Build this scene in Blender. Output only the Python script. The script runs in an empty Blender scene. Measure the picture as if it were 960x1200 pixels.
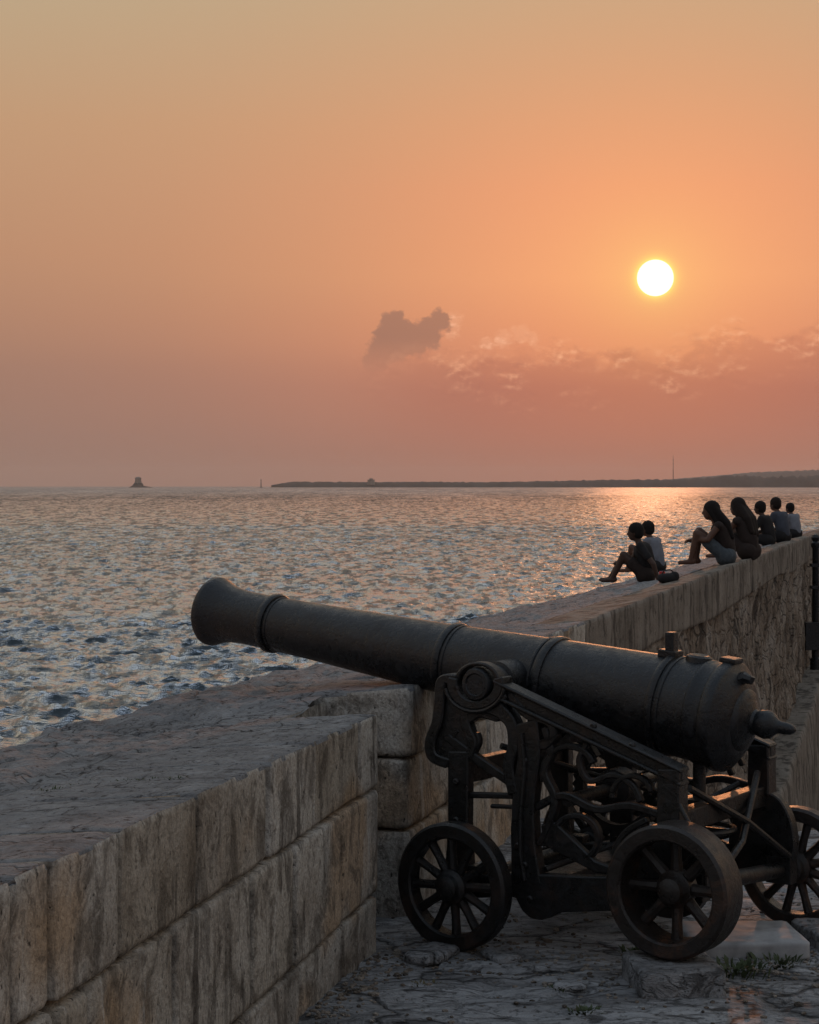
import bpy, bmesh, math, random
import numpy as np
from mathutils import Vector, Matrix, noise
random.seed(7)
S = bpy.context.scene
COL = S.collection
rad = math.radians
# ------------------------------------------------------------------ camera
F, EYE, HOR = 2200.0, 2.0, 569.0            # focal length in photo pixels, eye height, horizon row
cam = bpy.data.cameras.new("camera")
cam.sensor_fit = 'AUTO'; cam.sensor_width = 36.0
cam.lens = F / 1200.0 * 36.0
cam.shift_y = -(600.0 - HOR) / 1200.0
cam.clip_start = 0.1; cam.clip_end = 120000.0
camo = bpy.data.objects.new("camera", cam); COL.objects.link(camo)
camo.location = (0, 0, EYE); camo.rotation_euler = (rad(90), 0, 0)
S.camera = camo
# ------------------------------------------------------------------ light and sky
SUN_EL, SUN_AZ = rad(6.26), rad(7.46)
SUN = Vector((math.sin(SUN_AZ)*math.cos(SUN_EL), math.cos(SUN_AZ)*math.cos(SUN_EL), math.sin(SUN_EL)))
S.view_settings.view_transform = 'Standard'; S.view_settings.look = 'None'
S.view_settings.exposure = 0.0; S.view_settings.gamma = 1.0; S.view_settings.use_curve_mapping = False
sl = bpy.data.lights.new("sun", 'SUN'); sl.energy = 0.70; sl.angle = rad(1.1); sl.color = (1.0, 0.38, 0.15)
slo = bpy.data.objects.new("sun", sl); COL.objects.link(slo)
slo.rotation_euler = (-SUN).to_track_quat('-Z', 'Y').to_euler(); slo.location = (10, 60, 20)

class X:                                     # tiny expression helper over shader math nodes
    nt = None
    def __init__(s, v): s.v = v
    @staticmethod
    def put(sock, v):
        if isinstance(v, X): v = v.v
        if isinstance(v, bpy.types.NodeSocket): X.nt.links.new(v, sock)
        else: sock.default_value = v
    @staticmethod
    def m(op, *a, clamp=False):
        n = X.nt.nodes.new('ShaderNodeMath'); n.operation = op; n.use_clamp = clamp
        for i, v in enumerate(a): X.put(n.inputs[i], v)
        return X(n.outputs[0])
    def __add__(s, o): return X.m('ADD', s, o)
    __radd__ = __add__
    def __sub__(s, o): return X.m('SUBTRACT', s, o)
    def __rsub__(s, o): return X.m('SUBTRACT', o, s)
    def __mul__(s, o): return X.m('MULTIPLY', s, o)
    __rmul__ = __mul__
    def __truediv__(s, o): return X.m('DIVIDE', s, o)
def smooth(v, a, b, lo=0.0, hi=1.0):
    n = X.nt.nodes.new('ShaderNodeMapRange'); n.interpolation_type = 'SMOOTHSTEP'
    X.put(n.inputs['Value'], v)
    n.inputs['From Min'].default_value = a; n.inputs['From Max'].default_value = b
    n.inputs['To Min'].default_value = lo; n.inputs['To Max'].default_value = hi
    return X(n.outputs[0])
def ramp(v, stops, interp='LINEAR'):
    n = X.nt.nodes.new('ShaderNodeValToRGB'); X.put(n.inputs[0], v)
    cr = n.color_ramp; cr.interpolation = interp
    while len(cr.elements) < len(stops): cr.elements.new(0.5)
    for e, (p, c) in zip(cr.elements, stops):
        e.position = p; e.color = (c[0], c[1], c[2], 1) if len(c) == 3 else c
    return X(n.outputs[0])
def mix(f, a, b, mode='MIX'):
    n = X.nt.nodes.new('ShaderNodeMix'); n.data_type = 'RGBA'; n.blend_type = mode; n.clamp_factor = True
    X.put(n.inputs[0], f)
    for i, v in ((6, a), (7, b)):
        if isinstance(v, tuple): v = (v[0], v[1], v[2], 1)
        X.put(n.inputs[i], v)
    return X(n.outputs[2])
def comb(x, y, z):
    n = X.nt.nodes.new('ShaderNodeCombineXYZ')
    for i, v in enumerate((x, y, z)): X.put(n.inputs[i], v)
    return X(n.outputs[0])
def ntex(vec, scale, detail=4.0, rough=0.55, dist=0.0):
    n = X.nt.nodes.new('ShaderNodeTexNoise'); X.put(n.inputs['Vector'], vec)
    n.inputs['Scale'].default_value = scale; n.inputs['Detail'].default_value = detail
    n.inputs['Roughness'].default_value = rough; n.inputs['Distortion'].default_value = dist
    return X(n.outputs[0])

W = bpy.data.worlds.new("World"); S.world = W; W.use_nodes = True
nt = W.node_tree; nt.nodes.clear(); X.nt = nt
tc = nt.nodes.new('ShaderNodeTexCoord')
sep = nt.nodes.new('ShaderNodeSeparateXYZ'); nt.links.new(tc.outputs['Generated'], sep.inputs[0])
vx, vy, vz = (X(sep.outputs[i]) for i in range(3))
DEG = 180.0/math.pi
el = X.m('ARCSINE', vz) * DEG
az = X.m('ARCTAN2', vx, vy) * DEG
dotn = nt.nodes.new('ShaderNodeVectorMath'); dotn.operation = 'DOT_PRODUCT'
nt.links.new(tc.outputs['Generated'], dotn.inputs[0]); dotn.inputs[1].default_value = SUN
gam = X.m('ARCCOSINE', X.m('MINIMUM', X(dotn.outputs['Value']), 0.9999999)) * DEG
elc = X.m('MAXIMUM', el, 0.0)
te = X.m('POWER', elc / 90.0, 0.5)
def T(d): return math.sqrt(d/90.0)
far = ramp(te, [(0, (.275,.178,.142)), (T(1.5), (.305,.188,.147)), (T(3.6), (.345,.200,.145)), (T(5), (.41,.226,.148)), (T(7), (.475,.262,.158)),
                (T(10.8), (.52,.320,.186)), (T(14.5), (.50,.378,.238)), (T(20), (.54,.45,.33)), (T(30), (.55,.54,.50)), (T(50), (.52,.60,.71)), (1, (.43,.54,.69))])
near = ramp(te, [(0, (.47,.178,.118)), (T(1), (.53,.187,.118)), (T(3.0), (.70,.232,.130)), (T(4.3), (.90,.318,.152)), (T(6.3), (1.0,.395,.175)),
                 (T(9), (.97,.375,.175)), (T(14.5), (.76,.39,.20)), (T(20), (.68,.45,.29)), (T(30), (.60,.54,.48)), (T(50), (.53,.61,.71)), (1, (.43,.54,.69))])
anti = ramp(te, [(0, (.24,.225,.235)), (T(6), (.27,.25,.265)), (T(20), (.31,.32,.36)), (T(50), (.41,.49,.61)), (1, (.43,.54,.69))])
wn = ramp(gam / 40.0, [(0, (1,1,1)), (2.0/40, (.97,)*3), (6/40, (.66,)*3), (10/40, (.40,)*3), (15/40, (.16,)*3), (22/40, (.03,)*3), (30/40, (0,0,0))], 'B_SPLINE')
sky = mix(wn, far, near)
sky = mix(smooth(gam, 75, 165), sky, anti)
# clear upper air from the physical sky model, faint through the haze
nish = nt.nodes.new('ShaderNodeTexSky'); nish.sky_type = 'NISHITA'; nish.sun_disc = False
nish.sun_elevation = SUN_EL; nish.sun_rotation = SUN_AZ; nish.dust_density = 4.0; nish.altitude = 10
nm = mix(1.0, X(nish.outputs[0]), (.05,.05,.05), 'MULTIPLY')
sky = mix(smooth(el, 25, 70, 0, .35), sky, nm)
# cloud bank low over the horizon and a small cumulus
def pz(px, py): return (px-480)/F*DEG, (HOR-py)/F*DEG
pc0 = comb(az, el*1.5, 0.0)
def vadd(a, off):
    n = nt.nodes.new('ShaderNodeVectorMath'); n.operation = 'ADD'; X.put(n.inputs[0], a); n.inputs[1].default_value = off; return X(n.outputs[0])
n_big = ntex(pc0, .35, 3); n_mid = ntex(pc0, 1.1, 7, .6, .6)
n_fin = ntex(pc0, 1.25, 7, .62, .1); n_off = ntex(vadd(pc0, (-.06, .20, 0)), 1.25, 7, .62, .1)
relief = (n_fin - n_off)*3.6
edge = 4.05 + (n_big-.5)*1.8 + (n_mid-.5)*2.0 + smooth(az, 5.5, 13)*.9
below = smooth(edge - el, -.10, .55)
right = smooth(az, -3.0, 2.5)
patch = smooth(ntex(vadd(pc0, (3.1, 0, 0)), .75, 3, .5), .40, .62)
bank = below * smooth(el, .2, 3.0) * right
sky = mix(bank*.48, sky, mix(1.0, sky, (.70,.64,.74), 'MULTIPLY'))
band = smooth(edge - el, -.45, .10) * smooth(edge - el, 2.0, .2) * right
litw = X.m('MAXIMUM', relief, 0.0) * band * smooth(gam, 15, 3) * patch
sky = mix(X.m('MINIMUM', litw*1.0, .7), sky, (1.0,.50,.29))
shd = X.m('MAXIMUM', 0.0 - relief, 0.0) * band * patch
sky = mix(X.m('MINIMUM', shd*.55, .45), sky, mix(1.0, sky, (.66,.60,.70), 'MULTIPLY'))
n_wx = ntex(vadd(pc0, (7.3, 0, 0)), 2.2, 6, .65, .3); n_wy = ntex(vadd(pc0, (0, 9.1, 0)), 2.2, 6, .65, .3)
n_w2 = ntex(pc0, 7.0, 5, .65, .3)
waz = az + (n_wx-.5)*.60 + (n_w2-.5)*.30; wel = el + (n_wy-.5)*.55 + (n_w2-.5)*.26
def blobs(lst):
    f = None
    for (px, py, r) in lst:
        a, e = pz(px, py); r = r/F*DEG
        d = X.m('SQRT', (waz-a)*(waz-a) + (wel-e)*(wel-e))
        b = 1.0 - d/r
        f = b if f is None else X.m('SMOOTH_MAX', f, b, .25)
    return f
cum = blobs([(461,378,17),(474,388,17),(489,393,16),(503,386,16),(517,376,15),(452,394,17),(446,412,20),(464,406,21),(487,402,18),(440,424,18),(505,398,14)])
cm = smooth(cum, -.02, .34) * smooth(el, 3.2, 4.6)
lit = blobs([(531,377,12),(528,392,9),(508,402,10),(590,398,14),(611,391,14),(570,404,9),(626,398,10)])
lm = smooth(lit, .0, .5) * (1.0 - cm)
sky = mix(lm*(.16 + X.m('MAXIMUM', relief, 0.0)*.7), sky, (1.0,.53,.33))
sky = mix(cm*.58, sky, (.225,.132,.108))
# the hazy disc of the sun and its aureole
hal = X.m('EXPONENT', gam * (-1/1.5))
sky = mix(hal, sky, mix(1.0, sky, (.03,.15,.02), 'ADD'))
rg = X.m('EXPONENT', X.m('MAXIMUM', gam-.50, 0.0) * (-1/.12))
sky = mix(rg, sky, mix(1.0, sky, (.18,.55,.04), 'ADD'))
sky = mix(smooth(gam, .555, .505), sky, (5.0, 5.0, 4.8))
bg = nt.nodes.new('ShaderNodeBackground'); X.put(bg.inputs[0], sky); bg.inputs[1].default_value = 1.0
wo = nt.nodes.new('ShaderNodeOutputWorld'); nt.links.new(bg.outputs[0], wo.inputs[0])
S.cycles.use_denoising = True
S.cycles.sample_clamp_indirect = 4.0; S.cycles.sample_clamp_direct = 1.2
S.cycles.max_bounces = 4; S.cycles.diffuse_bounces = 2; S.cycles.glossy_bounces = 2

# ------------------------------------------------------------------ helpers
def tag(o, label=None, cat=None, group=None, kind=None):
    for k, v in (('label', label), ('category', cat), ('group', group), ('kind', kind)):
        if v: o[k] = v
    return o
def empty(name, loc, rz=0.0, **kw):
    o = bpy.data.objects.new(name, None); COL.objects.link(o)
    o.location = loc; o.rotation_euler = (0, 0, rz); o.empty_display_size = .1
    return tag(o, **kw)
def obj(name, me, mat, parent=None, loc=(0,0,0), **kw):
    o = bpy.data.objects.new(name, me); COL.objects.link(o); o.location = loc
    if mat is not None and not me.materials: me.materials.append(mat)
    if parent: o.parent = parent
    return tag(o, **kw)
def pyd(name, verts, faces, smooth_=True, sharp=38):
    me = bpy.data.meshes.new(name); me.from_pydata([tuple(v) for v in verts], [], faces); me.update()
    if smooth_:
        me.polygons.foreach_set('use_smooth', [True]*len(me.polygons))
        if sharp: me.set_sharp_from_angle(angle=rad(sharp))
    return me
def fromb(bm, name, smooth_=False):
    bmesh.ops.recalc_face_normals(bm, faces=bm.faces)
    me = bpy.data.meshes.new(name); bm.to_mesh(me); bm.free()
    if smooth_: me.polygons.foreach_set('use_smooth', [True]*len(me.polygons))
    return me
def grid_mesh(name, P):
    """P: array (n,m,3)"""
    n, m = P.shape[:2]
    idx = np.arange(n*m).reshape(n, m)
    q = np.stack([idx[:-1,:-1], idx[:-1,1:], idx[1:,1:], idx[1:,:-1]], -1).reshape(-1, 4)
    me = bpy.data.meshes.new(name)
    me.vertices.add(n*m); me.vertices.foreach_set('co', P.reshape(-1).astype(np.float32))
    me.loops.add(q.size); me.loops.foreach_set('vertex_index', q.reshape(-1).astype(np.int32))
    me.polygons.add(len(q)); me.polygons.foreach_set('loop_start', np.arange(0, q.size, 4, dtype=np.int32))
    me.polygons.foreach_set('use_smooth', np.ones(len(q), dtype=bool))
    me.update(); me.validate()
    return me
def fb(x, y, z, o=4): return noise.fractal(Vector((x, y, z)), .9, 2.0, o)

def material(name, build):
    m = bpy.data.materials.new(name); m.use_nodes = True
    t = m.node_tree; t.nodes.clear(); X.nt = t
    b = t.nodes.new('ShaderNodeBsdfPrincipled'); o = t.nodes.new('ShaderNodeOutputMaterial')
    t.links.new(b.outputs[0], o.inputs[0])
    build(t, b); return m
def pos(t, sx=1, sy=1, sz=1, local=False):
    if local:
        src = t.nodes.new('ShaderNodeTexCoord').outputs['Object']
    else:
        src = t.nodes.new('ShaderNodeNewGeometry').outputs['Position']
    n = t.nodes.new('ShaderNodeMapping'); t.links.new(src, n.inputs[0]); n.inputs['Scale'].default_value = (sx, sy, sz)
    return X(n.outputs[0])
def bump(t, b, h, strength=.5, dist=.02):
    n = t.nodes.new('ShaderNodeBump'); n.inputs['Strength'].default_value = strength; n.inputs['Distance'].default_value = dist
    X.put(n.inputs['Height'], h); t.links.new(n.outputs[0], b.inputs['Normal'])

def cracks(t, p, scale, warp, wscale):           # distance to the edges of warped cells
    n = t.nodes.new('ShaderNodeTexNoise'); X.put(n.inputs['Vector'], p); n.inputs['Scale'].default_value = wscale; n.inputs['Detail'].default_value = 5
    m = t.nodes.new('ShaderNodeVectorMath'); m.operation = 'MULTIPLY_ADD'; t.links.new(n.outputs['Color'], m.inputs[0]); m.inputs[1].default_value = (warp,)*3; X.put(m.inputs[2], p)
    v = t.nodes.new('ShaderNodeTexVoronoi'); v.feature = 'DISTANCE_TO_EDGE'; v.inputs['Scale'].default_value = scale; t.links.new(m.outputs[0], v.inputs['Vector'])
    return X(v.outputs['Distance'])
def mk_stone_face(t, b):            # weathered sandstone: mottled, pitted, with run stains
    p = pos(t); ps = pos(t, 1, 1, .17); pm = pos(t, 1, 1, .62)
    st = ntex(ps, 8, 6, .62, .7); st2 = ntex(pm, 19, 5, .62, .5); blot = ntex(p, 2.3, 6, .62); mid = ntex(pm, 7, 7, .70, .8); gr = ntex(p, 75, 4, .72)
    pit = ntex(pm, 42, 3, .6); where = ntex(p, 1.3, 3, .5)
    c = ramp(blot, [(.30, (.230,.203,.170)), (.48, (.345,.325,.290)), (.66, (.42,.408,.378))])
    oi = X(t.nodes.new('ShaderNodeObjectInfo').outputs['Random'])
    c = mix(1.0, c, ramp(oi, [(0, (.84,.79,.72)), (.35, (1.0,.98,.95)), (.7, (1.08,1.08,1.08)), (1, (1.22,1.20,1.16))]), 'MULTIPLY')
    c = mix(smooth(where, .55, .68, 0, .65), c, (.36,.235,.125))
    c = mix(smooth(mid, .52, .38, 0, .7), c, (.085,.070,.055))
    c = mix(smooth(st, .48, .37, 0, .75) * smooth(where, .36, .56, 1, .45), c, (.045,.037,.030))
    c = mix(smooth(st2, .45, .33, 0, .55), c, (.070,.060,.050))
    c = mix(smooth(st, .59, .72, 0, .5), c, (.55,.54,.51))
    c = mix(smooth(pit, .37, .29, 0, .85), c, (.030,.026,.022))
    c = mix(.55, c, mix(1.0, c, ramp(gr, [(.32, (.40,)*3), (.68, (1.5,)*3)]), 'MULTIPLY'))
    X.put(b.inputs['Base Color'], c); b.inputs['Roughness'].default_value = .93
    b.inputs['Specular IOR Level'].default_value = .25
    bump(t, b, st*.35 + st2*.4 + mid*.5 + gr*.22 + pit*.45, .9, .035)
def mk_stone_top(t, b):             # wind-eaten upper face of the parapet
    p = pos(t); q = pos(t, 1, 1, 2.5)
    a = ntex(q, 3.2, 7, .68, .6); a2 = ntex(q, 11, 8, .76, .8); gr = ntex(p, 55, 3, .7)
    c = ramp(a, [(.28, (.20,.202,.208)), (.46, (.34,.346,.356)), (.62, (.43,.438,.448)), (.8, (.50,.506,.512))])
    c = mix(smooth(a2, .45, .33, 0, .7), c, (.07,.068,.068))
    ck1 = cracks(t, p, 2.2, .5, 3.0); ck2 = cracks(t, pos(t, .7, 1.3, 1), 9.0, .22, 9.0); pt = ntex(p, 28, 4, .7)
    where = ntex(p, 2.0, 3, .5)
    c = mix(smooth(ck2, .05, .0, 0, .6) * smooth(where, .50, .62), c, (.05,.048,.047))
    c = mix(smooth(ck1, .014, .0, 0, .85) * smooth(where, .40, .52), c, (.025,.024,.023))
    c = mix(smooth(pt, .42, .33, 0, .8), c, (.04,.038,.037))
    dk = smooth(ck1, .03, .0)*.5 + smooth(ck2, .08, .0)*.2 + smooth(pt, .45, .32)*.3
    c = mix(smooth(a2, .57, .72, 0, .45), c, (.44,.44,.435))
    c = mix(.35, c, mix(1.0, c, ramp(gr, [(.3, (.55,)*3), (.7, (1.35,)*3)]), 'MULTIPLY'))
    X.put(b.inputs['Base Color'], c); b.inputs['Roughness'].default_value = .9
    b.inputs['Specular IOR Level'].default_value = .3
    bump(t, b, a*.6 + a2*.9 + gr*.2 - dk, 1.0, .09)
def mk_rubble(t, b):                # old rubble wall, patchy plaster, vertical stains
    p = pos(t); ps = pos(t, 1, 1, .30)
    st = ntex(ps, 4.5, 7, .68, .25); st2 = ntex(ps, 13, 6, .68, .2); blot = ntex(p, 1.5, 6, .62); gr = ntex(p, 30, 4, .7)
    c = ramp(blot, [(.28, (.11,.080,.058)), (.45, (.215,.176,.138)), (.58, (.285,.25,.21)), (.75, (.37,.35,.32))])
    c = mix(smooth(st, .50, .36, 0, .8), c, (.036,.030,.026))
    c = mix(smooth(st2, .47, .33, 0, .55), c, (.07,.05,.04))
    c = mix(smooth(st, .58, .72, 0, .6), c, (.38,.37,.345))
    jt = cracks(t, pos(t, 1, 1, 1.5), 2.6, .25, 4.0); pt = ntex(p, 14, 5, .72)
    c = mix(smooth(jt, .07, .0, 0, .75) * smooth(ntex(p, .8, 2, .5), .38, .55), c, (.03,.026,.023))
    c = mix(smooth(pt, .44, .34, 0, .8), c, (.03,.026,.023))
    c = mix(.5, c, mix(1.0, c, ramp(gr, [(.3, (.5,)*3), (.7, (1.4,)*3)]), 'MULTIPLY'))
    X.put(b.inputs['Base Color'], c); b.inputs['Roughness'].default_value = .95
    b.inputs['Specular IOR Level'].default_value = .2
    bump(t, b, blot*.7 + st*.4 + gr*.35 + pt*.6 - smooth(jt, .09, .0)*.5, .9, .07)
def mk_plaster(t, b):
    p = pos(t); ps = pos(t, 1, 1, .2)
    st = ntex(ps, 5, 5, .6, .3); blot = ntex(p, 1.8, 5, .6); gr = ntex(p, 40, 4, .7)
    c = ramp(blot, [(.3, (.13,.112,.092)), (.6, (.215,.192,.162)), (.8, (.28,.258,.225))])
    c = mix(smooth(st, .52, .38, 0, .8), c, (.05,.042,.035))
    c = mix(smooth(ntex(p, 9, 6, .7, .5), .47, .36, 0, .75), c, (.045,.038,.032))
    c = mix(.3, c, mix(1.0, c, ramp(gr, [(.3, (.6,)*3), (.7, (1.3,)*3)]), 'MULTIPLY'))
    X.put(b.inputs['Base Color'], c); b.inputs['Roughness'].default_value = .92
    b.inputs['Specular IOR Level'].default_value = .25
    bump(t, b, st*.5 + gr*.4 + blot*.6, .8, .05)
def mk_ground(t, b):                # worn bedrock paving
    p = pos(t); q = pos(t, .55, 1.3, 1)
    a = ntex(q, 2.6, 6, .62, .8); a2 = ntex(q, 9, 6, .66, .6); gr = ntex(p, 60, 4, .7)
    c = ramp(a, [(.30, (.12,.117,.116)), (.46, (.25,.250,.252)), (.60, (.36,.363,.368)), (.78, (.46,.464,.47))])
    c = mix(smooth(a2, .46, .36, 0, .85), c, (.045,.043,.042))
    ck1 = cracks(t, pos(t, .55, 1.0, 1), 1.5, .5, 2.5); ck2 = cracks(t, pos(t, .5, 1.4, 1), 7.0, .25, 7.0); pt = ntex(p, 26, 4, .7)
    c = mix(smooth(ck2, .045, .0, 0, .5) * smooth(a, .48, .60), c, (.05,.048,.047))
    c = mix(smooth(ck1, .014, .0, 0, .9), c, (.016,.015,.014))
    c = mix(smooth(pt, .41, .32, 0, .7), c, (.03,.028,.027))
    dk = smooth(ck1, .03, .0)*.6 + smooth(ck2, .07, .0)*.2 + smooth(pt, .45, .32)*.2
    c = mix(smooth(a2, .57, .70, 0, .5), c, (.42,.425,.43))
    c = mix(.3, c, mix(1.0, c, ramp(gr, [(.3, (.55,)*3), (.7, (1.35,)*3)]), 'MULTIPLY'))
    X.put(b.inputs['Base Color'], c)
    X.put(b.inputs['Roughness'], smooth(a, .35, .7, .92, .72))
    b.inputs['Specular IOR Level'].default_value = .35
    bump(t, b, a*.6 + a2*.9 + gr*.15 - dk, 1.0, .08)
def mk_iron(rust, base=(.020,.0215,.024), rough=.40, pat=.5):
    def f(t, b):
        p = pos(t, local=True)
        a = ntex(p, 6, 7, .68, .6); m = ntex(p, 26, 6, .7, .5); g = ntex(p, 90, 4, .72)
        c = mix(smooth(m, .50, .68, 0, pat), base, (.022,.026,.031))
        c = mix(smooth(a, .5, .70, 0, rust), c, (.075,.034,.018))
        c = mix(smooth(g, .58, .72, 0, .3), c, (.045,.046,.048))
        c = mix(smooth(m, .42, .30, 0, .8), c, (.006,.006,.006))
        X.put(b.inputs['Base Color'], c); b.inputs['Metallic'].default_value = 0.0
        X.put(b.inputs['Roughness'], smooth(m*.6+a*.4, .38, .62, rough-.12, rough+.22))
        b.inputs['Specular IOR Level'].default_value = .42
        bump(t, b, g*.35 + m*.7 + a*.5, .6, .012)
    return f
def plain(col, rough=.8, var=.25, scale=14):
    def f(t, b):
        p = pos(t, local=True); a = ntex(p, scale, 5, .6)
        c = mix(1.0, col, ramp(a, [(.3, (1-var,)*3), (.7, (1+var,)*3)]), 'MULTIPLY')
        X.put(b.inputs['Base Color'], c); b.inputs['Roughness'].default_value = rough
        b.inputs['Specular IOR Level'].default_value = .3
    return f
def mk_water(t, b):
    p = pos(t, .40, 1.0, 1.0)
    a = ntex(p, 1.8, 5, .62, .4); c = ntex(p, 7, 3, .6); d = ntex(p, .45, 3, .55, .3)
    bp = t.nodes.new('ShaderNodeBump'); bp.inputs['Strength'].default_value = .9; bp.inputs['Distance'].default_value = .20
    X.put(bp.inputs['Height'], a + c*.10 + d*1.8)
    sp = t.nodes.new('ShaderNodeSeparateXYZ'); t.links.new(t.nodes.new('ShaderNodeNewGeometry').outputs['Position'], sp.inputs[0])
    df = t.nodes.new('ShaderNodeBsdfDiffuse'); df.inputs[0].default_value = (.030, .044, .050, 1)
    gl = t.nodes.new('ShaderNodeBsdfGlossy'); gl.inputs[0].default_value = (.84, .91, 1, 1)
    X.put(gl.inputs['Roughness'], smooth(X(sp.outputs[1]), 250, 3000, .12, .26))    # unresolved chop with distance
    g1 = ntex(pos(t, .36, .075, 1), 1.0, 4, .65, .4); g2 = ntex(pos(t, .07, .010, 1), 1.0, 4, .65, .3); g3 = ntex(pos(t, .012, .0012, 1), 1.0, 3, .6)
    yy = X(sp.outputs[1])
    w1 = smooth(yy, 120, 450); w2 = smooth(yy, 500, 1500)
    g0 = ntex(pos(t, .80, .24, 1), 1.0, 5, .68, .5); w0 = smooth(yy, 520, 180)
    wave_shade = 1.0 - smooth(g0, .53, .42, 0, .58)*w0 - smooth(g1, .55, .42, 0, .62)*w1*smooth(yy, 2600, 900, .8, 1.0) - smooth(g2, .56, .40, 0, .38)*w2 - smooth(g3, .60, .40, 0, .16)*w2     # noise dims the reflection: painted wave shading, with broad wind patches
    lid = smooth(yy, 200, 2500, .95, .80)
    lw = t.nodes.new('ShaderNodeLayerWeight'); lw.inputs[0].default_value = .5
    for n in (gl, lw): t.links.new(bp.outputs[0], n.inputs['Normal'])
    ms = t.nodes.new('ShaderNodeMixShader'); X.put(ms.inputs[0], X.m('MAXIMUM', smooth(X(lw.outputs['Facing']), .44, .92, .03, 1.06)*wave_shade*lid, .03))
    t.links.new(df.outputs[0], ms.inputs[1]); t.links.new(gl.outputs[0], ms.inputs[2])
    t.links.new(ms.outputs[0], [n for n in t.nodes if n.type == 'OUTPUT_MATERIAL'][0].inputs[0]); t.nodes.remove(b)
M = {k: material(k, v) for k, v in dict(
    stone_face=mk_stone_face, stone_top=mk_stone_top, rubble=mk_rubble, plaster=mk_plaster, ground=mk_ground,
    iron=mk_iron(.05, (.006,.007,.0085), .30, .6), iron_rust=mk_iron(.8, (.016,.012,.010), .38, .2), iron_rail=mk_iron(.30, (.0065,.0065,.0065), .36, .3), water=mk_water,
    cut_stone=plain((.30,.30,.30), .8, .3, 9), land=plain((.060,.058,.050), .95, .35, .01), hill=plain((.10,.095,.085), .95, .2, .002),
    building=plain((.22,.19,.16), .9, .2, .05),
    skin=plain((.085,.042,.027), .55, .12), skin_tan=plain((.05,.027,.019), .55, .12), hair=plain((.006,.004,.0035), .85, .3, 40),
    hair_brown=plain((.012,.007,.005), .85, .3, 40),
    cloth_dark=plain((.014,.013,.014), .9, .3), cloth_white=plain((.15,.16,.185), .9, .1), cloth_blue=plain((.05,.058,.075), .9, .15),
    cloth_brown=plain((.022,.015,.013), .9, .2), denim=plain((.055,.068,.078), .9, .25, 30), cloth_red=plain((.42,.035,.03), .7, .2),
    leaf=plain((.045,.060,.025), .7, .4, 20), dry=plain((.10,.085,.045), .8, .3, 20)).items()}

# ------------------------------------------------------------------ parapet geometry (plan)
SPLIT = 8.42
def inner(Y): return -1.01+.252*(Y-4.64) if Y < SPLIT else .284*(Y-8.7)
def cosw(Y): return .9697 if Y < SPLIT else .962
def lerp(a, b, k): return a+(b-a)*max(0., min(1., k))
def slope(Y): return lerp(.10, .20, (Y-9)/9)
def edge_h(Y): return lerp(1.017, 1.067, (Y-8.25)/.4)
def top_h(x, Y):
    t = (inner(Y)-x)*cosw(Y)
    return t, edge_h(Y) - slope(Y)*max(0, t)
def hit(px, py):                     # pixel ray onto the sloping parapet top
    Y = 3.0
    while Y < 80:
        x = (px-480)/F*Y; h = EYE-(py-HOR)/F*Y
        t, ht = top_h(x, Y)
        if h < ht: return x, Y, h, t
        Y += .01
def gnd(px, py, h=0.0):              # pixel ray onto a level plane
    Y = (EYE-h)*F/(py-HOR); return (px-480)/F*Y, Y
OUT = [(2.0, 1.95)]
for p in [(0,872),(60,856),(130,838),(220,812),(360,778),(560,722),(640,706),(715,685),(770,671)]:
    x, Y, h, t = hit(*p); OUT.append((Y, t))
OUT += [(31, 1.5), (46, 1.3)]
OUT.sort()
OY = [a for a, b in OUT]; OT = [b for a, b in OUT]
def t_out(Y): return float(np.interp(Y, OY, OT)) + .07*fb(Y*1.1, 3.3, 0) + .05*fb(Y*4.1, 1.3, 0)
def wall_pt(Y, t):                   # t metres outward of the inner edge, measured square to the wall
    if Y < SPLIT: return inner(Y)-t*.9697, Y+t*.244
    return inner(Y)-t*.962, Y+t*.273
def rough_top(x, y):
    a = fb(x*1.3, y*1.3, 0, 5)*.024 + fb(x*5, y*5, 4.4, 5)*.016 + .010*fb(x*14, y*14, 2.2, 3)
    r = abs(noise.noise(Vector((x*2.1, y*2.1, 9))))
    return a - .016*max(0, 1-r*9) 

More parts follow.
